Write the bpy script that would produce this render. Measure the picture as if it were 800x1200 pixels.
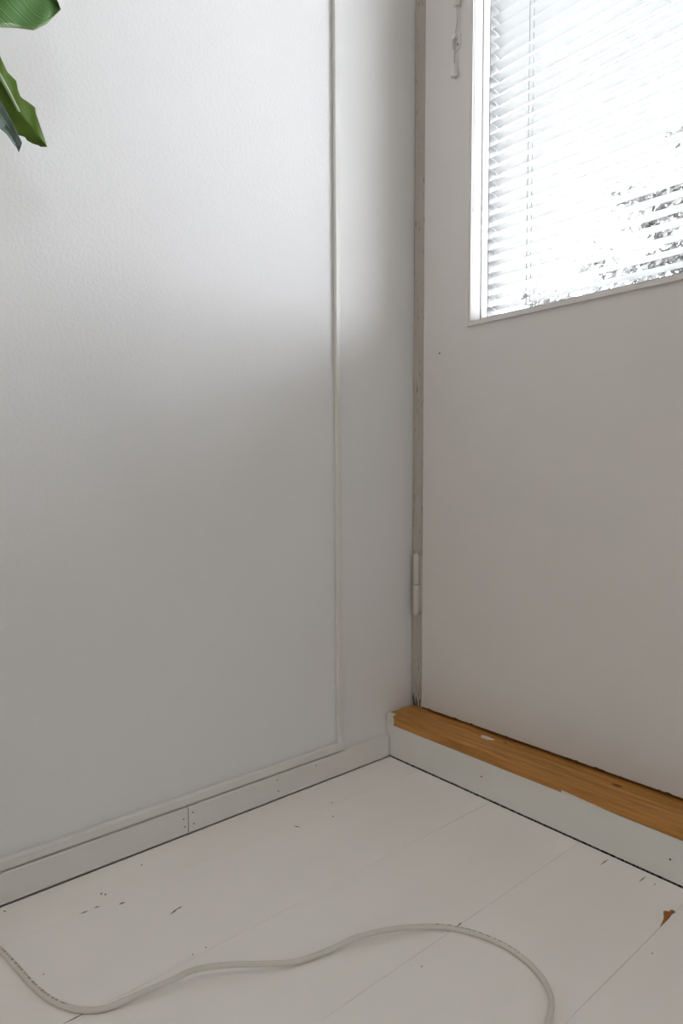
import bpy, bmesh, math, random
from mathutils import Vector, Matrix, noise

for o in list(bpy.data.objects):
    bpy.data.objects.remove(o)
SC = bpy.context.scene
COL = SC.collection
random.seed(7)

# ------------------------------------------------------------------ camera
# world: x runs along the door wall away from the left wall, y along the left
# wall towards the door, z up; floor corner of skirting and riser near origin
F_PX = 769.0
H_CAM = 0.55
_pitch = math.atan(39 / F_PX)
_yaw = math.atan(663 / F_PX)
_fh = Vector((-math.cos(_yaw), math.sin(_yaw), 0))
CAM_R = Vector((_fh.y, -_fh.x, 0))
CAM_F = _fh * math.cos(_pitch) + Vector((0, 0, -math.sin(_pitch)))
CAM_U = CAM_R.cross(CAM_F)
CAM_P = Vector((0.9163, -0.9065, H_CAM))


def ray(px, py):
    return CAM_F + CAM_R * ((px - 400) / F_PX) + CAM_U * ((600 - py) / F_PX)


def un(px, py, axis, value):
    d = ray(px, py)
    return CAM_P + d * ((value - CAM_P[axis]) / d[axis])


cam_d = bpy.data.cameras.new('camera')
cam_d.sensor_fit = 'VERTICAL'
cam_d.sensor_height = 36.0
cam_d.sensor_width = 24.0
cam_d.lens = F_PX / 1200 * 36.0
cam_d.clip_start = 0.01
cam_d.clip_end = 300
cam = bpy.data.objects.new('camera', cam_d)
COL.objects.link(cam)
M = Matrix((CAM_R, CAM_U, -CAM_F)).transposed().to_4x4()
M.translation = CAM_P
cam.matrix_world = M
SC.camera = cam

# ------------------------------------------------------------------ sky, light
SKY = 22.0
w = bpy.data.worlds.new('overcast_sky')
SC.world = w
w.use_nodes = True
bg = w.node_tree.nodes['Background']
bg.inputs[0].default_value = (0.905, 0.938, 1.0, 1)
bg.inputs[1].default_value = SKY


def portal(name, loc, rot, sx, sy):
    l = bpy.data.lights.new(name, 'AREA')
    l.shape = 'RECTANGLE'
    l.size, l.size_y = sx, sy
    l.cycles.is_portal = True
    o = bpy.data.objects.new(name, l)
    o.location, o.rotation_euler = loc, rot
    COL.objects.link(o)


# sampling portals in the two glazed openings (the light itself is the sky)
portal('door_window_portal', (0.445, 0.175, 1.37), (math.radians(-90), 0, 0), 0.60, 1.08)
portal("fill_window_portal", (3.43, -1.90, 1.35), (0, math.radians(90), 0), 0.60, 0.40)  # sky light through the added fill window

vs = SC.view_settings
vs.view_transform = 'Standard'
vs.look = 'None'
vs.gamma = 1.0
vs.use_curve_mapping = False
vs.exposure = 0.0
SC.cycles.max_bounces = 16
SC.cycles.diffuse_bounces = 10
SC.cycles.transparent_max_bounces = 16


# ------------------------------------------------------------------ materials
def new_mat(name, col, rough=0.6, spec=0.4):
    m = bpy.data.materials.new(name)
    m.use_nodes = True
    b = m.node_tree.nodes['Principled BSDF']
    b.inputs['Base Color'].default_value = (*col, 1)
    b.inputs['Roughness'].default_value = rough
    b.inputs['Specular IOR Level'].default_value = spec
    return m


def N(m, kind, **kw):
    n = m.node_tree.nodes.new(kind)
    for k, v in kw.items():
        if k.startswith('i_'):
            n.inputs[k[2:].replace('_', ' ')].default_value = v
        else:
            setattr(n, k, v)
    return n


def L(m, a, b):
    m.node_tree.links.new(a, b)


def bsdf(m):
    return m.node_tree.nodes['Principled BSDF']


def math_node(m, op, a, b=None, clamp=False):
    n = N(m, 'ShaderNodeMath', operation=op)
    n.use_clamp = clamp
    for i, v in enumerate((a, b)):
        if v is None:
            continue
        if isinstance(v, (int, float)):
            n.inputs[i].default_value = v
        else:
            L(m, v, n.inputs[i])
    return n.outputs[0]


def add_bump(m, scale, strength, dist=0.001, detail=3.0, coord='Object', stretch=None):
    tc = N(m, 'ShaderNodeTexCoord')
    src = tc.outputs[coord]
    if stretch:
        mp = N(m, 'ShaderNodeMapping')
        mp.inputs['Scale'].default_value = stretch
        L(m, src, mp.inputs['Vector'])
        src = mp.outputs[0]
    nz = N(m, 'ShaderNodeTexNoise')
    nz.inputs['Scale'].default_value = scale
    nz.inputs['Detail'].default_value = detail
    L(m, src, nz.inputs['Vector'])
    bp = N(m, 'ShaderNodeBump')
    bp.inputs['Strength'].default_value = strength
    bp.inputs['Distance'].default_value = dist
    L(m, nz.outputs['Fac'], bp.inputs['Height'])
    L(m, bp.outputs[0], bsdf(m).inputs['Normal'])
    return nz, src


def mix_col(m, fac, a, b):
    n = N(m, 'ShaderNodeMix', data_type='RGBA')
    for sock, v in ((n.inputs[0], fac), (n.inputs[6], a), (n.inputs[7], b)):
        if isinstance(v, (int, float)):
            sock.default_value = v
        elif isinstance(v, tuple):
            sock.default_value = (*v, 1)
        else:
            L(m, v, sock)
    return n.outputs[2]


def mottle(m, base, other, scale, lo=0.45, hi=0.75, stretch=None):
    tc = N(m, 'ShaderNodeTexCoord')
    src = tc.outputs['Object']
    if stretch:
        mp = N(m, 'ShaderNodeMapping')
        mp.inputs['Scale'].default_value = stretch
        L(m, src, mp.inputs['Vector'])
        src = mp.outputs[0]
    nz = N(m, 'ShaderNodeTexNoise')
    nz.inputs['Scale'].default_value = scale
    nz.inputs['Detail'].default_value = 4
    L(m, src, nz.inputs['Vector'])
    mr = N(m, 'ShaderNodeMapRange')
    mr.inputs['From Min'].default_value = lo
    mr.inputs['From Max'].default_value = hi
    L(m, nz.outputs['Fac'], mr.inputs['Value'])
    out = mix_col(m, mr.outputs[0], base, other)
    L(m, out, bsdf(m).inputs['Base Color'])
    return out


WALLPAPER = new_mat('painted_wallpaper', (0.80, 0.80, 0.81), 0.75, 0.2)
add_bump(WALLPAPER, 210, 0.40, 0.0012, 2.5)
SMOOTH = new_mat('smooth_wall_paint', (0.79, 0.785, 0.785), 0.55, 0.3)
add_bump(SMOOTH, 45, 0.10, 0.001, 2, stretch=(1, 1, .15))
TRIM = new_mat('trim_paint', (0.765, 0.755, 0.73), 0.42, 0.4)
mottle(TRIM, (0.765, 0.755, 0.73), (0.73, 0.72, 0.69), 14)
DOORP = new_mat('door_paint', (0.77, 0.75, 0.73), 0.5, 0.35)
mottle(DOORP, (0.725, 0.695, 0.675), (0.695, 0.67, 0.655), 5)
add_bump(DOORP, 60, 0.06, 0.001, 2, stretch=(1, 1, .2))
FLOORP = new_mat('floor_paint', (0.80, 0.775, 0.745), 0.38, 0.4)
mottle(FLOORP, (0.90, 0.875, 0.845), (0.865, 0.84, 0.805), 7, stretch=(1, .4, 1))
ROOMW = new_mat('cream_wall_paint', (0.55, 0.53, 0.475), 0.7, 0.2)
CEIL = new_mat('ceiling_paint', (0.82, 0.80, 0.77), 0.8, 0.2)
SUBF = new_mat('subfloor_boards', (0.10, 0.08, 0.06), 0.9, 0.1)
NAIL = new_mat('nail_rust', (0.10, 0.085, 0.07), 0.7, 0.3)
SCUFF = new_mat('scuff_grey', (0.26, 0.24, 0.22), 0.8, 0.2)
CHIP = new_mat('bare_wood_chip', (0.34, 0.15, 0.05), 0.8, 0.2)
SLAT = new_mat('blind_slat_enamel', (0.42, 0.42, 0.425), 0.4, 0.4)
CORD = new_mat('blind_cord', (0.52, 0.50, 0.47), 0.7, 0.2)
LADDER = new_mat('blind_ladder_cord', (0.22, 0.22, 0.22), 0.8, 0.1)
PLAST = new_mat('aged_white_plastic', (0.74, 0.72, 0.69), 0.35, 0.5)
GASK = new_mat('dark_glazing_gap', (0.12, 0.12, 0.13), 0.7, 0.2)
SOIL = new_mat('potting_soil', (0.05, 0.035, 0.025), 0.95, 0.1)
POTM = new_mat('terracotta_pot', (0.42, 0.20, 0.12), 0.8, 0.2)
BARK = new_mat('tree_bark', (0.035, 0.03, 0.027), 0.9, 0.1)
GRASS = new_mat('outdoor_ground', (0.30, 0.31, 0.28), 0.95, 0.1)
FOL = new_mat('tree_leaf', (0.12, 0.12, 0.115), 0.8, 0.1)
OUTW = new_mat('outer_sash_paint', (0.27, 0.27, 0.275), 0.5, 0.3)
HINGE = new_mat('painted_hinge', (0.60, 0.57, 0.53), 0.38, 0.5)

# jamb paint: cracked and dirty down at the threshold
JAMB = new_mat('jamb_paint', (0.66, 0.63, 0.60), 0.5, 0.3)


def jamb_nodes(m, clean, dirt):
    geo = N(m, 'ShaderNodeNewGeometry')
    sep = N(m, 'ShaderNodeSeparateXYZ')
    L(m, geo.outputs['Position'], sep.inputs[0])
    mp = N(m, 'ShaderNodeMapping')
    mp.inputs['Scale'].default_value = (420, 420, 42)
    L(m, geo.outputs['Position'], mp.inputs['Vector'])
    nz = N(m, 'ShaderNodeTexNoise')
    nz.inputs['Scale'].default_value = 1.0
    nz.inputs['Detail'].default_value = 3
    L(m, mp.outputs[0], nz.inputs['Vector'])
    # cracking thickens towards the worn foot of the jamb
    foot = N(m, 'ShaderNodeMapRange')
    foot.inputs['From Min'].default_value = 0.09
    foot.inputs['From Max'].default_value = 0.17
    foot.inputs['To Min'].default_value = 0.17
    foot.inputs['To Max'].default_value = 0.0
    L(m, sep.outputs[2], foot.inputs['Value'])
    s = math_node(m, 'ADD', nz.outputs['Fac'], foot.outputs[0])
    mr = N(m, 'ShaderNodeMapRange')
    mr.inputs['From Min'].default_value = 0.64
    mr.inputs['From Max'].default_value = 0.74
    L(m, s, mr.inputs['Value'])
    L(m, mix_col(m, mr.outputs[0], clean, dirt), bsdf(m).inputs['Base Color'])


jamb_nodes(JAMB, (0.49, 0.46, 0.425), (0.07, 0.055, 0.045))


def wood_mat():
    m = new_mat('oiled_pine', (0.38, 0.19, 0.07), 0.45, 0.4)
    geo = N(m, 'ShaderNodeNewGeometry')
    sep = N(m, 'ShaderNodeSeparateXYZ')
    L(m, geo.outputs['Position'], sep.inputs[0])
    mp = N(m, 'ShaderNodeMapping')
    mp.inputs['Scale'].default_value = (5, 70, 75)
    L(m, geo.outputs['Position'], mp.inputs['Vector'])
    nz = N(m, 'ShaderNodeTexNoise')
    nz.inputs['Scale'].default_value = 1.6
    nz.inputs['Detail'].default_value = 5
    nz.inputs['Distortion'].default_value = 0.7
    L(m, mp.outputs[0], nz.inputs['Vector'])
    cr = N(m, 'ShaderNodeValToRGB')
    cr.color_ramp.elements[0].position = 0.30
    cr.color_ramp.elements[0].color = (0.33, 0.140, 0.028, 1)
    cr.color_ramp.elements[1].position = 0.68
    cr.color_ramp.elements[1].color = (0.60, 0.285, 0.072, 1)
    L(m, nz.outputs['Fac'], cr.inputs[0])
    col = cr.outputs[0]
    # knots
    for (kx, ky, r) in ((0.452, 0.045, 0.011), (0.246, 0.052, 0.005)):
        v = N(m, 'ShaderNodeVectorMath', operation='SUBTRACT')
        L(m, geo.outputs['Position'], v.inputs[0])
        v.inputs[1].default_value = (kx, ky, 0.085)
        v2 = N(m, 'ShaderNodeVectorMath', operation='MULTIPLY')
        L(m, v.outputs[0], v2.inputs[0])
        v2.inputs[1].default_value = (1, 2.0, 1)
        ln = N(m, 'ShaderNodeVectorMath', operation='LENGTH')
        L(m, v2.outputs[0], ln.inputs[0])
        mr = N(m, 'ShaderNodeMapRange')
        mr.inputs['From Min'].default_value = r * 0.4
        mr.inputs['From Max'].default_value = r
        mr.inputs['To Min'].default_value = 1
        mr.inputs['To Max'].default_value = 0
        L(m, ln.outputs['Value'], mr.inputs['Value'])
        col = mix_col(m, mr.outputs[0], col, (0.07, 0.032, 0.012))
    # white paint brushed over the left end of the nosing
    bn = N(m, 'ShaderNodeTexNoise')
    bn.inputs['Scale'].default_value = 260
    L(m, geo.outputs['Position'], bn.inputs['Vector'])
    e = math_node(m, 'MULTIPLY', bn.outputs['Fac'], 0.018)
    lim = math_node(m, 'ADD', e, 0.0145)
    inx = math_node(m, 'LESS_THAN', sep.outputs[0], lim)
    iny = math_node(m, 'LESS_THAN', sep.outputs[1], 0.008)
    pnt = math_node(m, 'MULTIPLY', inx, iny)
    # paint that crept up from the riser on to the lower edge
    xx = math_node(m, 'SUBTRACT', sep.outputs[0], 0.388)
    stp = math_node(m, 'GREATER_THAN', xx, 0.0)
    fad = math_node(m, 'SUBTRACT', 0.0045, math_node(m, 'MULTIPLY', xx, 0.05))
    fad = math_node(m, 'MAXIMUM', fad, 0.0)
    lip = math_node(m, 'ADD', math_node(m, 'MULTIPLY', stp, fad), 0.0648)
    lip = math_node(m, 'ADD', lip, math_node(m, 'MULTIPLY', bn.outputs['Fac'], 0.0012))
    low = math_node(m, 'LESS_THAN', sep.outputs[2], lip)
    pnt = math_node(m, 'MAXIMUM', pnt, low)
    col = mix_col(m, pnt, col, (0.72, 0.71, 0.67))
    L(m, col, bsdf(m).inputs['Base Color'])
    bp = N(m, 'ShaderNodeBump')
    bp.inputs['Strength'].default_value = 0.2
    bp.inputs['Distance'].default_value = 0.001
    L(m, nz.outputs['Fac'], bp.inputs['Height'])
    L(m, bp.outputs[0], bsdf(m).inputs['Normal'])
    return m


WOOD = wood_mat()


def glass_mat():
    m = bpy.data.materials.new('window_glass')
    m.use_nodes = True
    nt = m.node_tree
    nt.nodes.remove(bsdf(m))
    out = nt.nodes['Material Output']
    tr = N(m, 'ShaderNodeBsdfTransparent')
    tr.inputs[0].default_value = (0.98, 0.98, 0.98, 1)
    gl = N(m, 'ShaderNodeBsdfGlossy')
    gl.inputs['Roughness'].default_value = 0.02
    lw = N(m, 'ShaderNodeLayerWeight')
    lw.inputs[0].default_value = 0.5
    fc = math_node(m, 'POWER', lw.outputs['Facing'], 4.0)
    fc = math_node(m, 'ADD', math_node(m, 'MULTIPLY', fc, 0.5), 0.025)
    mx = N(m, 'ShaderNodeMixShader')
    L(m, fc, mx.inputs[0])
    L(m, tr.outputs[0], mx.inputs[1])
    L(m, gl.outputs[0], mx.inputs[2])
    L(m, mx.outputs[0], out.inputs[0])
    return m


GLASS = glass_mat()


def leaf_mat(name, dark, light, edge, rough):
    m = new_mat(name, dark, rough, 0.5)
    uv = N(m, 'ShaderNodeUVMap')
    sep = N(m, 'ShaderNodeSeparateXYZ')
    L(m, uv.outputs[0], sep.inputs[0])
    # parallel veins leaving the midrib obliquely
    d = math_node(m, 'ABSOLUTE', math_node(m, 'SUBTRACT', sep.outputs[1], 0.5))
    ph = math_node(m, 'ADD', math_node(m, 'MULTIPLY', sep.outputs[0], 160), math_node(m, 'MULTIPLY', d, -70))
    nz = N(m, 'ShaderNodeTexNoise')
    nz.noise_dimensions = '1D'
    nz.inputs['Scale'].default_value = 0.8
    nz.inputs['Detail'].default_value = 3
    L(m, ph, nz.inputs['W'])
    mr = N(m, 'ShaderNodeMapRange')
    mr.inputs['From Min'].default_value = 0.35
    mr.inputs['From Max'].default_value = 0.68
    L(m, nz.outputs['Fac'], mr.inputs['Value'])
    col = mix_col(m, mr.outputs[0], dark, light)
    em = N(m, 'ShaderNodeMapRange')
    em.inputs['From Min'].default_value = 0.485
    em.inputs['From Max'].default_value = 0.5
    L(m, d, em.inputs['Value'])
    col = mix_col(m, em.outputs[0], col, edge)
    L(m, col, bsdf(m).inputs['Base Color'])
    bp = N(m, 'ShaderNodeBump')
    bp.inputs['Strength'].default_value = 0.35
    bp.inputs['Distance'].default_value = 0.002
    L(m, nz.outputs['Fac'], bp.inputs['Height'])
    L(m, bp.outputs[0], bsdf(m).inputs['Normal'])
    return m


LEAF_A = leaf_mat('banana_leaf_green', (0.055, 0.145, 0.032), (0.135, 0.28, 0.085), (0.20, 0.18, 0.07), 0.42)
LEAF_B = leaf_mat('banana_leaf_yellowed', (0.055, 0.115, 0.006), (0.095, 0.155, 0.014), (0.05, 0.04, 0.02), 0.6)
bsdf(LEAF_B).inputs['Specular IOR Level'].default_value = 0.25
LEAF_C = leaf_mat('banana_leaf_underside', (0.13, 0.20, 0.17), (0.22, 0.29, 0.26), (0.10, 0.14, 0.12), 0.4)
RIB = new_mat('leaf_midrib', (0.42, 0.55, 0.36), 0.5, 0.4)
PETI = new_mat('leaf_petiole', (0.14, 0.25, 0.07), 0.5, 0.4)


def cable_mat():
    m = new_mat('cable_sheath', (0.68, 0.66, 0.60), 0.5, 0.4)
    uv = N(m, 'ShaderNodeUVMap')
    sep = N(m, 'ShaderNodeSeparateXYZ')
    L(m, uv.outputs[0], sep.inputs[0])
    nz = N(m, 'ShaderNodeTexNoise')
    nz.noise_dimensions = '1D'
    nz.inputs['Scale'].default_value = 210
    nz.inputs['Detail'].default_value = 2
    L(m, sep.outputs[0], nz.inputs['W'])
    on = math_node(m, 'GREATER_THAN', nz.outputs['Fac'], 0.50)
    dv = math_node(m, 'ABSOLUTE', math_node(m, 'SUBTRACT', sep.outputs[1], 0.30))
    band = math_node(m, 'LESS_THAN', dv, 0.075)
    msk = None
    for a, b in PRINT_RANGES:
        r = math_node(m, 'MULTIPLY', math_node(m, 'GREATER_THAN', sep.outputs[0], a),
                      math_node(m, 'LESS_THAN', sep.outputs[0], b))
        msk = r if msk is None else math_node(m, 'MAXIMUM', msk, r)
    msk = math_node(m, 'MULTIPLY', math_node(m, 'MULTIPLY', on, band), msk)
    msk = math_node(m, 'MULTIPLY', msk, 0.6)
    L(m, mix_col(m, msk, (0.68, 0.66, 0.60), (0.12, 0.11, 0.10)), bsdf(m).inputs['Base Color'])
    return m


# ------------------------------------------------------------------ helpers
def obj(name, bm, mat, parent=None, smooth=False):
    me = bpy.data.meshes.new(name)
    bmesh.ops.recalc_face_normals(bm, faces=bm.faces)
    bm.to_mesh(me)
    bm.free()
    me.materials.append(mat)
    if smooth:
        for p in me.polygons:
            p.use_smooth = True
    o = bpy.data.objects.new(name, me)
    COL.objects.link(o)
    if parent:
        o.parent = parent
    return o


def empty(name, loc=(0, 0, 0)):
    o = bpy.data.objects.new(name, None)
    o.empty_display_size = 0.05
    o.location = loc
    COL.objects.link(o)
    return o


def tag(o, label=None, cat=None, group=None, kind=None):
    if label:
        o['label'] = label
    if cat:
        o['category'] = cat
    if group:
        o['group'] = group
    if kind:
        o['kind'] = kind
    return o


def box(bm, a, b, bevel=0.0, seg=2):
    r = bmesh.ops.create_cube(bm, size=1)
    vs_ = r['verts']
    c = [(a[i] + b[i]) / 2 for i in range(3)]
    s = [abs(b[i] - a[i]) for i in range(3)]
    for v in vs_:
        v.co = Vector((v.co.x * s[0] + c[0], v.co.y * s[1] + c[1], v.co.z * s[2] + c[2]))
    if bevel:
        es = list({e for v in vs_ for e in v.link_edges})
        bmesh.ops.bevel(bm, geom=es, offset=bevel, segments=seg, affect='EDGES', profile=0.5)
    return bm


def bx(name, a, b, mat, parent=None, bevel=0.0, seg=2):
    # object origin at the base centre of the box so children/parents stay tidy
    return obj(name, box(bmesh.new(), a, b, bevel, seg), mat, parent)


def tube(bm, pts, rad, n=10, cap=True, uv=False):
    """sweep a circle along pts; rad a number or list"""
    pts = [Vector(p) for p in pts]
    rad = rad if isinstance(rad, (list, tuple)) else [rad] * len(pts)
    rings = []
    acc = 0
    lens = []
    ref = Vector((0, 0, 1))
    for i, p in enumerate(pts):
        if i:
            acc += (p - pts[i - 1]).length
        lens.append(acc)
        t = (pts[min(i + 1, len(pts) - 1)] - pts[max(i - 1, 0)]).normalized()
        r_ = ref if abs(t.dot(ref)) < 0.95 else Vector((1, 0, 0))
        s = t.cross(r_).normalized()
        u = s.cross(t).normalized()
        rings.append([bm.verts.new(p + (s * math.cos(2 * math.pi * k / n) + u * math.sin(2 * math.pi * k / n)) * rad[i]) for k in range(n)])
    ul = bm.loops.layers.uv.verify() if uv else None
    for i in range(len(rings) - 1):
        for k in range(n):
            k2 = (k + 1) % n
            f = bm.faces.new((rings[i][k], rings[i][k2], rings[i + 1][k2], rings[i + 1][k]))
            if uv:
                for lp, (a, b) in zip(f.loops, ((i, k), (i, k + 1), (i + 1, k + 1), (i + 1, k))):
                    lp[ul].uv = (lens[a], b / n)
    if cap:
        bm.faces.new(rings[0][::-1])
        bm.faces.new(rings[-1])
    return bm


def lathe(bm, prof, centre, n=20):
    """prof: list of (r, z) from bottom to top around a vertical axis"""
    c = Vector(centre)
    rings = []
    for r, z in prof:
        rings.append([bm.verts.new(c + Vector((r * math.cos(2 * math.pi * k / n), r * math.sin(2 * math.pi * k / n), z))) for k in range(n)])
    for i in range(len(rings) - 1):
        for k in range(n):
            k2 = (k + 1) % n
            bm.faces.new((rings[i][k], rings[i][k2], rings[i + 1][k2], rings[i + 1][k]))
    bm.faces.new(rings[0][::-1])
    bm.faces.new(rings[-1])
    return bm


def prism(bm, poly, axis, a, b):
    """extrude polygon (list of 2-tuples in the other two axes, cyclic order) along axis"""
    def mk(p, t):
        q = list(p)
        q.insert(axis, t)
        return bm.verts.new(q)
    A = [mk(p, a) for p in poly]
    B = [mk(p, b) for p in poly]
    bm.faces.new(A)
    bm.faces.new(B[::-1])
    n = len(poly)
    for i in range(n):
        j = (i + 1) % n
        bm.faces.new((A[i], A[j], B[j], B[i]))
    return bm


def catmull(pts, per=8):
    pts = [Vector(p) for p in pts]
    P = [pts[0] * 2 - pts[1]] + pts + [pts[-1] * 2 - pts[-2]]
    out = []
    for i in range(1, len(P) - 2):
        p0, p1, p2, p3 = P[i - 1], P[i], P[i + 1], P[i + 2]
        for k in range(per):
            t = k / per
            out.append(0.5 * ((2 * p1) + (p2 - p0) * t + (2 * p0 - 5 * p1 + 4 * p2 - p3) * t * t + (3 * p1 - p0 - 3 * p2 + p3) * t ** 3))
    out.append(pts[-1])
    return out


def resample(pts, n):
    pts = [Vector(p) for p in pts]
    d = [0]
    for i in range(1, len(pts)):
        d.append(d[-1] + (pts[i] - pts[i - 1]).length)
    out = []
    j = 0
    for k in range(n):
        t = d[-1] * k / (n - 1)
        while j < len(d) - 2 and d[j + 1] < t:
            j += 1
        f = (t - d[j]) / max(1e-9, d[j + 1] - d[j])
        out.append(pts[j].lerp(pts[j + 1], min(1, f)))
    return out


# ------------------------------------------------------------------ the room
RX, RY, RZ = 3.30, -3.20, 2.50       # right wall, back wall, ceiling
DF = 0.066                            # face of the door leaf
JF = 0.073                            # face of the jamb
LIN = 0.0006                          # face of the smooth lining strip

wl = tag(bx('wall_left', (-0.12, RY - 0.1, -0.08), (0, 0.30, RZ), WALLPAPER), 'white wall with fine stippled wallpaper left of the door', kind='structure')
bx('lining_strip', (-0.02, -0.125, 0.0), (LIN, 0.15, RZ), SMOOTH, wl)

# floor: painted planks running towards the door on a dark subfloor
fl = tag(bx('floor', (-0.05, RY - 0.05, -0.08), (RX + 0.05, 0.30, -0.022), SUBF), 'white painted plank floor with worn seams', kind='structure')
PW = 0.1634
x0 = 0.0915 - PW
plank_mesh = None
k = 0
while x0 + k * PW < RX:
    a = x0 + k * PW
    if k == 0:      # ripped to width beside the skirting
        p = bx('plank', (0.0126 - a - PW / 2, RY, -0.022), (PW / 2 - 0.00015, -0.0006, 0.0), FLOORP, fl, 0.0004, 1)
    elif plank_mesh is None:
        p = bx('plank', (-PW / 2 + 0.00015, RY, -0.022), (PW / 2 - 0.00015, -0.0006, 0.0), FLOORP, fl, 0.0004, 1)
        plank_mesh = p.data
    else:
        p = bpy.data.objects.new('plank', plank_mesh)
        COL.objects.link(p)
        p.parent = fl
    p.location = (a + PW / 2, 0, 0)
    k += 1

# the other walls and the ceiling, behind the camera
tag(bx('ceiling', (-0.12, RY - 0.1, RZ), (RX + 0.12, 0.30, RZ + 0.1), CEIL), 'plain white ceiling', kind='structure')
WY0, WY1, WZ0, WZ1 = -2.10, -1.70, 1.05, 1.65  # opening for the added fill window
tag(bx('wall_front', (0, RY - 0.1, -0.08), (RX, RY, RZ), ROOMW), 'plain cream wall opposite the door', kind='structure')
bm = bmesh.new()
box(bm, (RX, RY - 0.1, -0.08), (RX + 0.12, WY0, RZ))
box(bm, (RX, WY1, -0.08), (RX + 0.12, 0.30, RZ))
box(bm, (RX, WY0, -0.08), (RX + 0.12, WY1, WZ0))
box(bm, (RX, WY0, WZ1), (RX + 0.12, WY1, RZ))
tag(obj('wall_right', bm, ROOMW), 'cream wall with a small added fill window facing the stippled wall', kind='structure')
wn = tag(empty('fill_window_1', (RX + 0.05, (WY0 + WY1) / 2, WZ0)), 'small added fill window, white framed, in the cream wall', kind='structure')  # unseen window added to let in fill light for the lower wall


def local(o, parent):
    o.parent = parent
    o.matrix_parent_inverse = Matrix.Translation(-parent.location)
    return o


for (a, b) in (((RX + 0.03, WY0, WZ0), (RX + 0.08, WY0 + 0.04, WZ1)), ((RX + 0.03, WY1 - 0.04, WZ0), (RX + 0.08, WY1, WZ1)),
               ((RX + 0.03, WY0 + 0.04, WZ0), (RX + 0.08, WY1 - 0.04, WZ0 + 0.04)), ((RX + 0.03, WY0 + 0.04, WZ1 - 0.04), (RX + 0.08, WY1 - 0.04, WZ1))):
    local(bx('fill_window_frame', a, b, DOORP), wn)
local(bx('pane', (RX + 0.053, WY0 + 0.04, WZ0 + 0.04), (RX + 0.057, WY1 - 0.04, WZ1 - 0.04), GLASS), wn)

# wall round the door
DX0, DX1, DZ0, DZ1 = 0.034, 0.862, 0.0900, 2.06
FX1 = DX1 + 0.034
bm = bmesh.new()
box(bm, (FX1 + 0.045, 0.0, -0.08), (RX, 0.30, RZ))
box(bm, (0.0, 0.0, 2.16), (FX1 + 0.045, 0.30, RZ))
tag(obj('wall_back', bm, WALLPAPER), 'white wall beside and above the door', kind='structure')

# door frame
fr = tag(empty('trim_1', (0, JF, 0.06)), 'painted door frame with cracked grimy foot at the threshold', kind='structure')
local(bx('jamb', (0.0022, JF, 0.02), (DX0 + 0.012, 0.30, 2.16), JAMB, None, 0.0008), fr)
local(bx('jamb', (DX1 - 0.012, JF, 0.02), (FX1 + 0.045, 0.30, 2.16), JAMB, None, 0.0008), fr)
local(bx('head', (DX0 + 0.012, JF, DZ1 + 0.012), (DX1 - 0.012, 0.30, 2.16), JAMB), fr)
local(bx('light_seal_block', (0.0, 0.0208, -0.022), (FX1 + 0.045, 0.30, 0.0638), JAMB), fr)  # unseen filler added to stop outside light leaking in behind the riser
local(bx('sill_stop', (DX0 + 0.012, 0.116, 0.02), (DX1 - 0.012, 0.30, 0.10), JAMB), fr)

# unseen fill lamp, added to brighten floor and lower wall: opal disc, white rim
LP = Vector((0.95, -1.75, RZ))
lamp = tag(empty('fill_lamp', LP), 'added fill lamp out of view, round opal disc in a white metal rim', 'lamp')
FILL_OPAL = new_mat('fill_lamp_opal', (0.9, 0.88, 0.84), 0.5, 0.3)
bsdf(FILL_OPAL).inputs['Emission Color'].default_value = (1.0, 0.955, 0.86, 1)
bsdf(FILL_OPAL).inputs['Emission Strength'].default_value = 16.5
local(obj('rim', lathe(bmesh.new(), [(0.215, -0.055), (0.222, -0.05), (0.222, 0.0), (0.20, 0.0)], LP, 40), SMOOTH), lamp)
local(obj('diffuser', lathe(bmesh.new(), [(0.02, -0.085), (0.10, -0.080), (0.17, -0.069), (0.213, -0.0545), (0.2, -0.05)], LP, 40), FILL_OPAL, smooth=True), lamp)

# ---- battens on the left wall
BY0, BY1, BT = -0.1308, -0.1208, 0.0085
LEAN = -0.0085 / 1.30                  # the batten is slightly out of plumb
tr1 = tag(empty('trim_2', (0, BY0, 0.06)), 'upright painted batten on the left wall beside the lining strip', kind='structure')
ZJ = un(396, 547, 0, BT).z


def leaning_batten(z0, z1):
    # rebated back edge leaves a thin shadow gap against the wallpaper
    r = 0.0012
    poly = [(0, BY0 + 0.0045), (0.0016, BY0 + 0.0045), (0.0016, BY0), (BT - r, BY0), (BT - r * .3, BY0 + r * .3), (BT, BY0 + r),
            (BT, BY1 - r), (BT - r * .3, BY1 - r * .3), (BT - r, BY1), (0, BY1)]
    bm = prism(bmesh.new(), poly, 2, z0, z1)
    for v in bm.verts:
        v.co.y += LEAN * (v.co.z - 0.06)
    return local(obj('batten', bm, TRIM), tr1)


leaning_batten(0.0592, ZJ - 0.0005)
leaning_batten(ZJ + 0.0005, RZ)
tag(bx('trim_3', (0, RY, 0.0446), (BT + 0.0015, BY1 + 0.0025, 0.0588), TRIM, None, 0.0022, 3), 'thin painted batten lying along the top of the skirting', kind='structure')

# ---- skirting
SK = 0.012
bb = tag(empty('baseboard_left', (0, -0.44, 0)), 'low white skirting of two butted boards with nail holes', kind='structure')
b1 = local(bx('board', (0.0, -0.4387, 0.0013), (SK, -0.0020, 0.0426), TRIM, None, 0.0009), bb)
b2 = local(bx('board', (0.0, RY, 0.0013), (SK - 0.0006, -0.4398, 0.0426), TRIM, None, 0.0009), bb)


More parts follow.
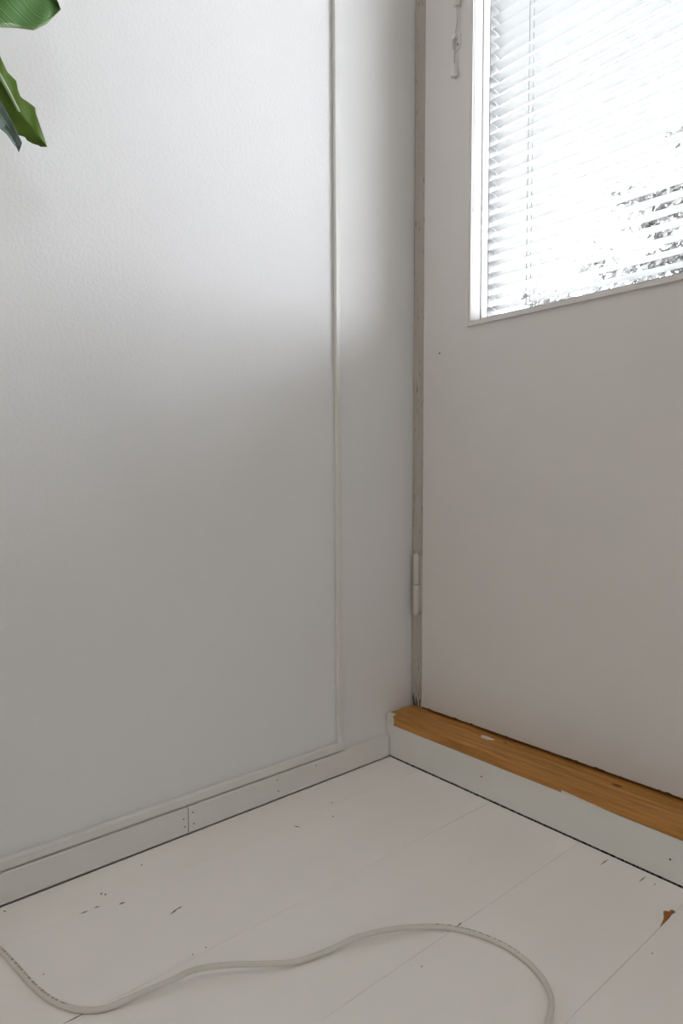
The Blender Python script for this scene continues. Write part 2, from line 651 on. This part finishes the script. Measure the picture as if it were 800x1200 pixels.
def nail(parent, c, axis, r=0.0012):
    bm = bmesh.new()
    poly = [(r * math.cos(t * math.pi / 5), r * math.sin(t * math.pi / 5)) for t in range(10)]
    oth = [i for i in range(3) if i != axis]
    poly = [(c[oth[0]] + p[0], c[oth[1]] + p[1]) for p in poly]
    o = obj('nail_head', prism(bm, poly, axis, c[axis] - 0.001, c[axis] + 0.00025), NAIL)
    o.parent = parent
    o.matrix_parent_inverse = parent.matrix_world.inverted()
    return o


bpy.context.view_layer.update()
for (px, py) in ((226, 952), (227, 965), (325, 914), (326, 927), (370, 897)):
    nail(b1, un(px, py, 0, SK), 0)
for (px, py) in ((215, 960), (217, 969)):
    nail(b2, un(px, py, 0, SK - 0.0006), 0)

# ---- threshold: painted riser board under an oiled pine plank
th = tag(empty('threshold', (0.46, 0.04, 0)), 'bare oiled pine threshold plank on a white painted riser under the door', 'threshold')
ri = local(bx('riser_board', (0.0008, 0.0, 0.0019), (FX1 + 0.044, 0.02, 0.0646), TRIM, None, 0.0008), th)
bm = bmesh.new()
box(bm, (0.003, -0.0025, 0.0642), (FX1 + 0.044, 0.116, 0.0852), 0.0032, 3)
pl = local(obj('sill_plank', bm, WOOD), th)
bpy.context.view_layer.update()
nail(ri, Vector((0.2348, 0, 0.0366)), 1)
nail(ri, Vector((0.5504, 0, 0.0321)), 1)
# white paint spill on the pine
bm = bmesh.new()
c = un(569, 864, 2, 0.0855)
ring = []
for t in range(18):
    a = t * 2 * math.pi / 18
    r = 1 + 0.18 * math.sin(3 * a + 1) + 0.1 * math.sin(5 * a)
    ring.append((c.x + 0.0135 * r * math.cos(a) + 0.002, c.y + 0.0058 * r * math.sin(a)))
s_ = local(obj('paint_spill', prism(bm, ring, 2, 0.0850, 0.0856), new_mat('spilt_white_paint', (0.78, 0.77, 0.74), 0.4, 0.4)), th)
s_['label'] = 'dried white paint spot'

# ---- door: inner leaf with window opening, outer leaf behind, blind between
OX0, OX1, OZ0, OZ1 = 0.152, 0.744, 0.836, 1.900
door = tag(empty('door_1', (DX0, DF, DZ0)), 'white painted door with a half height window and a knuckle hinge', kind='structure')


def ring_leaf(name, x0, x1, z0, z1, ox0, ox1, oz0, oz1, y0, y1, mat, bev):
    bm = bmesh.new()
    o_ = [(x0, z0), (x1, z0), (x1, z1), (x0, z1)]
    i_ = [(ox0, oz0), (ox1, oz0), (ox1, oz1), (ox0, oz1)]
    V = {}
    for t, y in (('f', y0), ('b', y1)):
        V[t, 'o'] = [bm.verts.new((p[0], y, p[1])) for p in o_]
        V[t, 'i'] = [bm.verts.new((p[0], y, p[1])) for p in i_]
    for k in range(4):
        j = (k + 1) % 4
        bm.faces.new((V['f', 'o'][k], V['f', 'o'][j], V['f', 'i'][j], V['f', 'i'][k]))
        bm.faces.new((V['b', 'o'][j], V['b', 'o'][k], V['b', 'i'][k], V['b', 'i'][j]))
        bm.faces.new((V['f', 'o'][j], V['f', 'o'][k], V['b', 'o'][k], V['b', 'o'][j]))
        bm.faces.new((V['f', 'i'][k], V['f', 'i'][j], V['b', 'i'][j], V['b', 'i'][k]))
    if bev:
        es = [e for e in bm.edges if all(abs(v.co.y - y0) < 1e-6 for v in e.verts) and
              (all(v in V['f', 'o'] for v in e.verts))]
        bmesh.ops.bevel(bm, geom=es, offset=bev, segments=2, affect='EDGES', profile=0.5)
    return obj(name, bm, mat)


LEAFP = DOORP.copy()
LEAFP.name = 'door_leaf_paint'
_g = N(LEAFP, 'ShaderNodeNewGeometry')
_s = N(LEAFP, 'ShaderNodeSeparateXYZ')
L(LEAFP, _g.outputs['Position'], _s.inputs[0])
_n = N(LEAFP, 'ShaderNodeTexNoise')
_n.inputs['Scale'].default_value = 55
_n.inputs['Detail'].default_value = 4
L(LEAFP, _g.outputs['Position'], _n.inputs['Vector'])
_lim = math_node(LEAFP, 'ADD', math_node(LEAFP, 'MULTIPLY', math_node(LEAFP, 'SUBTRACT', _n.outputs['Fac'], 0.52), 0.014), DZ0 + 0.0002)
_chip = math_node(LEAFP, 'LESS_THAN', _s.outputs[2], _lim)
_src = bsdf(LEAFP).inputs['Base Color'].links[0].from_socket
L(LEAFP, mix_col(LEAFP, _chip, _src, (0.10, 0.07, 0.05)), bsdf(LEAFP).inputs['Base Color'])
local(ring_leaf('inner_leaf', DX0, DX1, DZ0, DZ1, OX0, OX1, OZ0, OZ1, DF, 0.0900, LEAFP, 0.0022), door)
# the leaf's rebate behind the inner pane, and the outer leaf
local(ring_leaf('inner_leaf_back', DX0, DX1, DZ0, DZ1, OX0 + 0.0003, OX1 - 0.0003, OZ0 + 0.0003, OZ1 - 0.0003, 0.0930, 0.1110, DOORP, 0), door)
ol = local(ring_leaf('outer_leaf', DX0 + 0.013, DX1 - 0.013, 0.101, DZ1 - 0.01, OX0 + 0.0006, OX1 - 0.0006, OZ0 + 0.0085, OZ1, 0.1125, 0.1520, OUTW, 0), door)
gb = local(ring_leaf('glazing_gap', DX0 + 0.01, DX1 - 0.01, DZ0 + 0.01, DZ1 - 0.01, OX0 + 0.0002, OX1 - 0.0002, OZ0 + 0.0002, OZ1 - 0.0002, 0.0902, 0.0928, GASK, 0), door)
gb['label'] = 'dark glazing gap'
local(bx('glass_pane', (OX0 - 0.004, 0.0906, OZ0 - 0.004), (OX1 + 0.004, 0.0924, OZ1 + 0.004), GLASS), door)
local(bx('glass_pane', (OX0 - 0.004, 0.1440, OZ0), (OX1 + 0.004, 0.1458, OZ1 + 0.004), GLASS), door)

# mitred glazing beads on the face of the leaf
BW, BP = 0.0078, 0.0052
quads = [((OX0 - BW, OZ0 - BW), (OX1 + BW, OZ0 - BW), (OX1, OZ0), (OX0, OZ0)),
         ((OX1 + BW, OZ0 - BW), (OX1 + BW, OZ1 + BW), (OX1, OZ1), (OX1, OZ0)),
         ((OX1 + BW, OZ1 + BW), (OX0 - BW, OZ1 + BW), (OX0, OZ1), (OX1, OZ1)),
         ((OX0 - BW, OZ1 + BW), (OX0 - BW, OZ0 - BW), (OX0, OZ0), (OX0, OZ1))]
for qi, q in enumerate(quads):
    bm = bmesh.new()
    # bead slopes off towards the outside edge
    fo = DF - (BP if qi == 0 else 0.0012)
    A = [bm.verts.new((p[0], DF + 0.0015, p[1])) for p in q]
    B = [bm.verts.new((p[0], fo if t < 2 else DF - BP * 0.9, p[1])) for t, p in enumerate(q)]
    bm.faces.new(A)
    bm.faces.new(B[::-1])
    for i in range(4):
        j = (i + 1) % 4
        bm.faces.new((A[i], A[j], B[j], B[i]))
    local(obj('glazing_bead', bm, DOORP), door)

# hinge
HX, HY, HR = 0.0205, DF - 0.001, 0.0072
hg = local(obj('hinge', prism(bmesh.new(), [(HX, DF + 0.003), (0.030, JF + 0.003), (0.030, JF - 0.0005), (HX, DF - 0.0005)], 2, 0.283, 0.396), HINGE), door)
zs = 0.3375
k1 = obj('hinge_knuckle', lathe(bmesh.new(), [(HR * .85, zs + 0.0006), (HR, zs + 0.0014), (HR, 0.3955), (HR * .8, 0.3985), (HR * .4, 0.401)], (HX, HY, 0), 18), HINGE, smooth=True)
k2 = obj('hinge_knuckle', lathe(bmesh.new(), [(HR * .45, 0.2755), (HR * .85, 0.278), (HR, 0.281), (HR, zs - 0.0012), (HR * .85, zs - 0.0005)], (HX, HY, 0), 18), HINGE, smooth=True)
k3 = obj('hinge_pin', lathe(bmesh.new(), [(HR * .6, zs - 0.004), (HR * .6, zs + 0.004)], (HX, HY, 0), 12), NAIL)
for kk in (k1, k2, k3):
    kk.parent = hg
# screw hole in the stile
bpy.context.view_layer.update()
c = un(515, 414, 1, DF)
nail(door.children[0], Vector((c.x, DF, c.z)), 1, 0.0016)

# ------------------------------------------------------------------ venetian blind
SLW, PITCH, TILT = 0.0250, 0.0209, math.radians(-4)
SY = 0.1265                          # centre line of the slats
SX0, SX1 = OX0 + 0.0014, OX1 - 0.0014
ZB = OZ0 + 0.017
nsl = int((OZ1 - 0.03 - ZB) / PITCH)
bl = tag(empty('venetian_blind', ((SX0 + SX1) / 2, SY, OZ0 + 0.009)), 'white metal venetian blind hanging between the panes of the door window', 'blind')
bm = bmesh.new()
npr = 6
prof = []
for i in range(npr + 1):
    s = i / npr - 0.5
    prof.append((s * SLW, 0.0022 * (1 - (2 * s) ** 2)))
T = 0.00035
ring = [(y, z + T / 2) for y, z in prof] + [(y, z - T / 2) for y, z in reversed(prof)]
ct, st = math.cos(TILT), math.sin(TILT)
ring = [(y * ct - z * st, y * st + z * ct) for y, z in ring]
prism(bm, ring, 0, -(SX1 - SX0) / 2, (SX1 - SX0) / 2)
s0 = obj('slat', bm, SLAT, bl)
s0.location = (0, 0, ZB + PITCH * 0.75 - bl.location.z)
for k in range(1, nsl):
    s = bpy.data.objects.new('slat', s0.data)
    COL.objects.link(s)
    s.parent = bl
    s.location = (0, 0, ZB + PITCH * (0.75 + k) - bl.location.z)
local(bx('bottom_rail', (SX0, SY - 0.011, OZ0 + 0.0093), (SX1, SY + 0.011, OZ0 + 0.0185), SLAT, None, 0.002), bl)
local(bx('head_rail', (SX0, SY - 0.0135, OZ1 - 0.026), (SX1, SY + 0.0135, OZ1 - 0.0005), SLAT, None, 0.001), bl)
LX = un(617, 300, 1, SY - SLW / 2 * ct).x
for lx in (LX, OX1 - (LX - OX0)):
    for sy in (-1, 1):
        yy = SY + sy * (SLW / 2 * ct + 0.0004)
        local(obj('ladder_cord', tube(bmesh.new(), [(lx, yy, OZ0 + 0.016), (lx, yy, OZ1 - 0.02)], 0.00055, 6), LADDER), bl)
    local(obj('lift_cord', tube(bmesh.new(), [(lx, SY, OZ0 + 0.016), (lx, SY, OZ1 - 0.02)], 0.0005, 6), LADDER), bl)

# cord of the blind, hanging down the stile, and the cleat that holds it
pc = un(534, 50, 1, DF - 0.004)
ptop = un(535, 3, 1, DF - 0.008)
ptas = un(531.5, 86, 1, DF - 0.008)
CT_Z = OZ1 + 0.03
cd = tag(empty('blind_pull_cord', (pc.x, DF - 0.006, ptas.z - 0.01)), 'thin blind cord with two small bell shaped tassels hanging on the door stile', 'cord')


def bell(name, c, s=1.0):
    prof = [(0.0030 * s, -0.0060 * s), (0.0062 * s, -0.0058 * s), (0.0066 * s, -0.003 * s), (0.0052 * s, 0.003 * s), (0.0036 * s, 0.010 * s), (0.0030 * s, 0.016 * s), (0.0018 * s, 0.0175 * s)]
    return local(obj(name, lathe(bmesh.new(), prof, c, 16), PLAST, smooth=True), cd)


bell('tassel', (ptas.x, DF - 0.0072, ptas.z), 1.0)
bell('tassel', (ptop.x, DF - 0.0072, ptop.z + 0.002), 1.0)
local(obj('cord', tube(bmesh.new(), catmull([(ptop.x, DF - 0.0072, CT_Z), (ptop.x + .0006, DF - 0.0072, ptop.z + 0.1), (ptop.x, DF - 0.0072, ptop.z + 0.017)], 6), 0.0011, 8), CORD, smooth=True), cd)
local(obj('cord', tube(bmesh.new(), catmull([(ptop.x, DF - 0.0072, ptop.z - 0.002), (ptop.x - 0.0002, DF - 0.0060, (ptop.z + pc.z) / 2), (pc.x - 0.001, DF - 0.0064, pc.z + 0.011), (pc.x - 0.0022, DF - 0.0068, pc.z - 0.004), (ptas.x + 0.0004, DF - 0.0068, pc.z - 0.02), (ptas.x, DF - 0.0072, ptas.z + 0.015)], 6), 0.0012, 8), CORD, smooth=True), cd)

cl = tag(empty('cord_cleat', (pc.x, DF, pc.z - 0.015)), 'small white plastic cord cleat screwed to the door stile', 'cleat')
cx, cz = pc.x + 0.0012, pc.z
pts = [(cx - 0.0068, cz + 0.0135), (cx + 0.0068, cz + 0.0135), (cx + 0.0068, cz - 0.010), (cx + 0.004, cz - 0.0135), (cx - 0.002, cz - 0.0150), (cx - 0.0068, cz - 0.010)]
local(obj('base_plate', prism(bmesh.new(), pts, 1, DF - 0.0022, DF + 0.0004), PLAST), cl)
# two side cheeks and a top bridge form the slot that grips the cord
local(obj('bridge', box(bmesh.new(), (cx - 0.0072, DF - 0.0105, cz + 0.0055), (cx + 0.0020, DF - 0.0018, cz + 0.0135), 0.0012), PLAST), cl)
local(obj('cheek', box(bmesh.new(), (cx - 0.0072, DF - 0.0090, cz - 0.010), (cx - 0.0052, DF - 0.0018, cz + 0.006), 0.0006), PLAST), cl)
sc_ = local(obj('screw', prism(bmesh.new(), [(cx + 0.0022 + 0.0017 * math.cos(a), cz - 0.004 + 0.0017 * math.sin(a)) for a in [i * math.pi / 5 for i in range(10)]], 1, DF - 0.0027, DF - 0.001), NAIL), cl)

# ------------------------------------------------------------------ power cable on the floor
CR = 0.0031
cpts = [(-70, 1045, 0), (-35, 1078, 0), (0, 1113, 0), (20, 1134, 0), (38, 1154, 0), (57, 1170, 0), (78, 1180, 0), (102, 1184, 0), (128, 1180, 0.001),
        (160, 1166, .004), (200, 1149, .008), (230, 1136, .011), (270, 1130.5, .012), (312, 1129.5, .008), (348, 1126.5, .002), (385, 1113.5, .002),
        (415, 1099.5, .006), (450, 1090.5, .008), (480, 1086.5, .005), (510, 1085.8, .001), (535, 1088.5, 0), (562, 1096, 0), (590, 1108, 0),
        (615, 1125, 0), (634, 1145, 0.001), (644, 1164, 0.002), (645.5, 1180, 0.003), (641, 1200, 0.003), (633, 1232, 0.001), (624, 1270, 0), (618, 1320, 0)]
path = catmull([un(x, y, 2, CR + h) for x, y, h in cpts], 8)
# tail of the cable outside the frame, back along the floor
plen = [0]
for i in range(1, len(path)):
    plen.append(plen[-1] + (path[i] - path[i - 1]).length)


def at_px(px):
    return plen[min(range(len(cpts)), key=lambda i: abs(cpts[i][0] - px) + (1e6 if i > 25 else 0)) * 8]


PRINT_RANGES = ((at_px(0), at_px(82)), (at_px(510), at_px(610)))
CABLE = cable_mat()
bm = bmesh.new()
tube(bm, path, CR, 14, True, True)
tag(obj('power_cable', bm, CABLE, smooth=True), 'off white power cable snaking across the painted floorboards', 'cable')

# ------------------------------------------------------------------ wear on the floor
def flat_mark(name, pxs, mat, h=0.0003):
    P = [un(x, y, 2, 0.0) for x, y in pxs]
    bm = bmesh.new()
    o = obj(name, prism(bm, [(p.x, p.y) for p in P], 2, -0.0004, h), mat, fl)
    return o


flat_mark('paint_chip', [(773, 1086.5), (776, 1080), (777.5, 1076), (777, 1068), (780, 1067.5), (784, 1068.5), (785, 1066.5), (789, 1066.5), (791, 1069), (787, 1071.5), (784, 1075.5), (779.5, 1080)], CHIP)['label'] = 'brown chip of bare wood'


def dash(name, x1, y1, x2, y2, wd, mat):
    dx, dy = x2 - x1, y2 - y1
    ln = math.hypot(dx, dy)
    nx, ny = -dy / ln * wd / 2, dx / ln * wd / 2
    return flat_mark(name, [(x1, y1), ((x1 + x2) / 2 + nx, (y1 + y2) / 2 + ny), (x2, y2), ((x1 + x2) / 2 - nx, (y1 + y2) / 2 - ny)], mat, 0.00015)


for a in ((199, 1072, 209, 1064, 2.2), (206, 1066, 214, 1062, 1.6), (117, 1048, 120, 1047, 2.5), (122, 1049, 125, 1047.5, 2.5), (139, 1060, 147, 1057, 2.2),
          (94, 1071, 104, 1067, 1.6), (110, 1064, 117, 1062, 1.6), (165, 1014, 167, 1013, 2), (4, 1068, 7, 1067.5, 2), (102, 1186, 73, 1200.5, 1.6),
          (713, 1006.5, 703, 1014, 1.6), (757, 1026.5, 748, 1034, 1.6), (536, 1085, 541, 1081, 1.6), (493, 1133, 495, 1132, 2), (389, 957, 391, 956.5, 2),
          (344, 968, 352, 969.5, 1.2), (766, 1036.5, 768, 1036, 2), (763, 1117.5, 765, 1117, 2), (225, 1119, 226.6, 1118.4, 2), (240, 1110.5, 242, 1110, 2), (388, 941, 390, 940.6, 1.6),
          (50, 1142, 52, 1141, 1.8)):
    dash('scuff_mark', *a, SCUFF)

# ------------------------------------------------------------------ potted plant left of the frame
PB = Vector((0.30, -1.10, 0))
plant = tag(empty('potted_banana_plant', PB), 'broad leaved green plant whose leaf tips hang in front of the stippled wall', 'plant')
bm = lathe(bmesh.new(), [(0.085, 0.0), (0.09, 0.004), (0.118, 0.19), (0.128, 0.195), (0.130, 0.225), (0.118, 0.225), (0.112, 0.19), (0.108, 0.188)], PB, 32)
local(obj('pot', bm, POTM, smooth=False), plant)
local(obj('soil', lathe(bmesh.new(), [(0.100, 0.150), (0.113, 0.198), (0.05, 0.205), (0.01, 0.207)], PB, 24), SOIL), plant)
CROWN = PB + Vector((-0.01, 0.01, 0.72))
local(obj('stem', tube(bmesh.new(), catmull([PB + Vector((0, 0, 0.17)), PB + Vector((0.006, 0, 0.4)), CROWN], 8), [0.030 - 0.0008 * i for i in range(17)], 14), PETI, smooth=True), plant)


def leaf(mat, rib, left, right, xf, fold, rib_to, rib_r=0.0022, curl=0.0):
    """rib / left / right: outlines as picture directions; xf(t) gives the distance from the wall"""
    n, m = 110, 9
    def line(l):
        return resample([(a, b, 0) for a, b in l], n)
    R, A, B = line(rib), line(left), line(right)
    bm = bmesh.new()
    ul = bm.loops.layers.uv.verify()
    grid = []
    for i in range(n):
        t = i / (n - 1)
        row = []
        for j in range(2 * m + 1):
            s = j / m - 1
            q = R[i].lerp(A[i] if s < 0 else B[i], abs(s))
            xv = xf(t) + fold * abs(s) * (1 - 0.6 * t) + curl * s * abs(s) + 0.0012 * math.sin(t * 60 + 3 * abs(s))
            row.append(bm.verts.new(un(q.x, q.y, 0, xv)))
        grid.append(row)
    for i in range(n - 1):
        for j in range(2 * m):
            f = bm.faces.new((grid[i][j], grid[i][j + 1], grid[i + 1][j + 1], grid[i + 1][j]))
            for lp, (a, b) in zip(f.loops, ((i, j), (i, j + 1), (i + 1, j + 1), (i + 1, j))):
                lp[ul].uv = (a / (n - 1), b / (2 * m))
    mid = [grid[i][m].co.copy() for i in range(n)]
    bmesh.ops.remove_doubles(bm, verts=bm.verts, dist=1e-6)
    o = obj('leaf', bm, mat, smooth=True)
    sm = o.modifiers.new('thickness', 'SOLIDIFY')
    sm.thickness = 0.0007
    sm.offset = 0
    local(o, plant)
    k = max(4, int(n * rib_to))
    rr = [rib_r * (1 - 0.65 * i / (k - 1)) for i in range(k)]
    ro = obj('midrib', tube(bmesh.new(), [p + Vector((rr[i] * .5, 0, 0)) for i, p in enumerate(mid[:k])], rr, 8), RIB, smooth=True)
    ro.parent = o
    base = mid[0]
    up = (base + CROWN) / 2 + Vector((0.03, -0.05, 0.12))
    pts = catmull([CROWN + Vector((0, 0, -0.08)), CROWN + (up - CROWN) * .5 + Vector((0, 0, .06)), up, base], 6)
    local(obj('petiole', tube(bmesh.new(), pts, [0.011 - (0.011 - rib_r) * i / (len(pts) - 1) for i in range(len(pts))], 10), PETI, smooth=True), plant)
    return o


# broad upper leaf: only its drooping end reaches the frame
leaf(LEAF_A, [(-300, -110), (-200, -110), (-110, -95), (-30, -62), (30, -28), (71, 11)],
     [(-300, -110), (-240, -200), (-130, -205), (-30, -170), (40, -100), (60, -30), (66, -2), (71, 11)],
     [(-300, -110), (-250, -10), (-140, 30), (-50, 34), (0, 32), (22, 33), (40, 35.5), (55, 28), (64, 18), (71, 11)],
     lambda t: 0.20 - 0.05 * t, 0.02, 0.9)
# torn narrow leaf hanging point down, yellowing at the tip
leaf(LEAF_B, [(-150, -150), (-90, -60), (-40, 30), (0, 90), (11, 110), (22, 131), (38, 150), (55, 172)],
     [(-150, -150), (-130, -50), (-80, 50), (-30, 110), (0, 134), (13, 150), (22, 158.5), (29, 160), (31, 164), (38, 168), (46, 170.5), (47, 172), (55, 172)],
     [(-150, -150), (-70, -110), (-25, 10), (0, 66), (8, 84), (19, 95), (21, 106), (24, 114), (33, 120), (41, 126), (42, 133), (47, 148), (55, 172)],
     lambda t: 0.20 - 0.03 * t, -0.012, 0.865, 0.0042)
# grey green underside of a smaller leaf in front of it
leaf(LEAF_C, [(-130, -90), (-80, 10), (-35, 80), (0, 133), (12, 152), (22, 178)],
     [(-130, -90), (-110, 30), (-50, 110), (-15, 145), (0, 150), (8, 157), (15, 167), (20, 173), (22, 178)],
     [(-130, -90), (-60, -10), (-20, 75), (0, 118), (10, 135), (20, 155), (26, 167), (22, 178)],
     lambda t: 0.235 - 0.03 * t, 0.010, 0.95, 0.0015)

# ------------------------------------------------------------------ outdoors beyond the door
tag(bx('ground', (-40, 0.45, -0.35), (40, 60, -0.25), GRASS), 'pale open ground outside the door', kind='structure')


def tree(px, dist, top_px, seed, spread, nleaf, label):
    rnd = random.Random(seed)
    top = un(px, top_px, 1, dist)
    base = Vector((top.x, dist, -0.26))
    hgt = top.z - base.z
    t = tag(empty('garden_tree', base), label, 'tree')
    local(obj('trunk', tube(bmesh.new(), [base, base + Vector((0.03, 0, hgt * .4)), base + Vector((-0.02, 0, hgt * .75)), base + Vector((0, 0, hgt * .97))], [0.10, 0.075, 0.04, 0.012], 10), BARK, smooth=True), t)
    bl_ = []
    for i in range(46):
        f = 0.10 + 0.88 * i / 46
        z = hgt * f
        a = i * 2.4 + rnd.uniform(-.4, .4)
        ln = spread * (1 - f) ** 0.8 * rnd.uniform(0.75, 1.1) + 0.12
        d = Vector((math.cos(a), math.sin(a), rnd.uniform(0.1, .45)))
        st_ = base + Vector((0, 0, z))
        bl_.append((st_, st_ + d * ln, ln))
    for s, e, ln in bl_:
        local(obj('branch', tube(bmesh.new(), [s, (s + e) / 2 + Vector((0, 0, 0.04)), e], [0.022, 0.014, 0.005], 5), BARK), t)
    bm = bmesh.new()
    for i in range(nleaf):
        s, e, ln = rnd.choice(bl_)
        p = s.lerp(e, rnd.uniform(0.15, 1.05)) + Vector((rnd.gauss(0, .10), rnd.gauss(0, .10), rnd.gauss(0, .08)))
        sz = rnd.uniform(0.035, 0.075)
        u = Vector((rnd.gauss(0, 1), rnd.gauss(0, 1), rnd.gauss(0, 1))).normalized()
        v = u.orthogonal().normalized()
        w_ = u.cross(v)
        a, b, c, d = p + v * sz, p + w_ * sz * .5, p - v * sz, p - w_ * sz * .5
        bm.faces.new([bm.verts.new(q) for q in (a, b + u * sz * .15, c, d + u * sz * .15)])
    f_ = obj('foliage', bm, FOL)
    f_['kind'] = 'stuff'
    local(f_, t)
    return t


tree(876, 7.5, 118, 3, 3.5, 30000, 'leafy tree standing in the open beyond the door window')
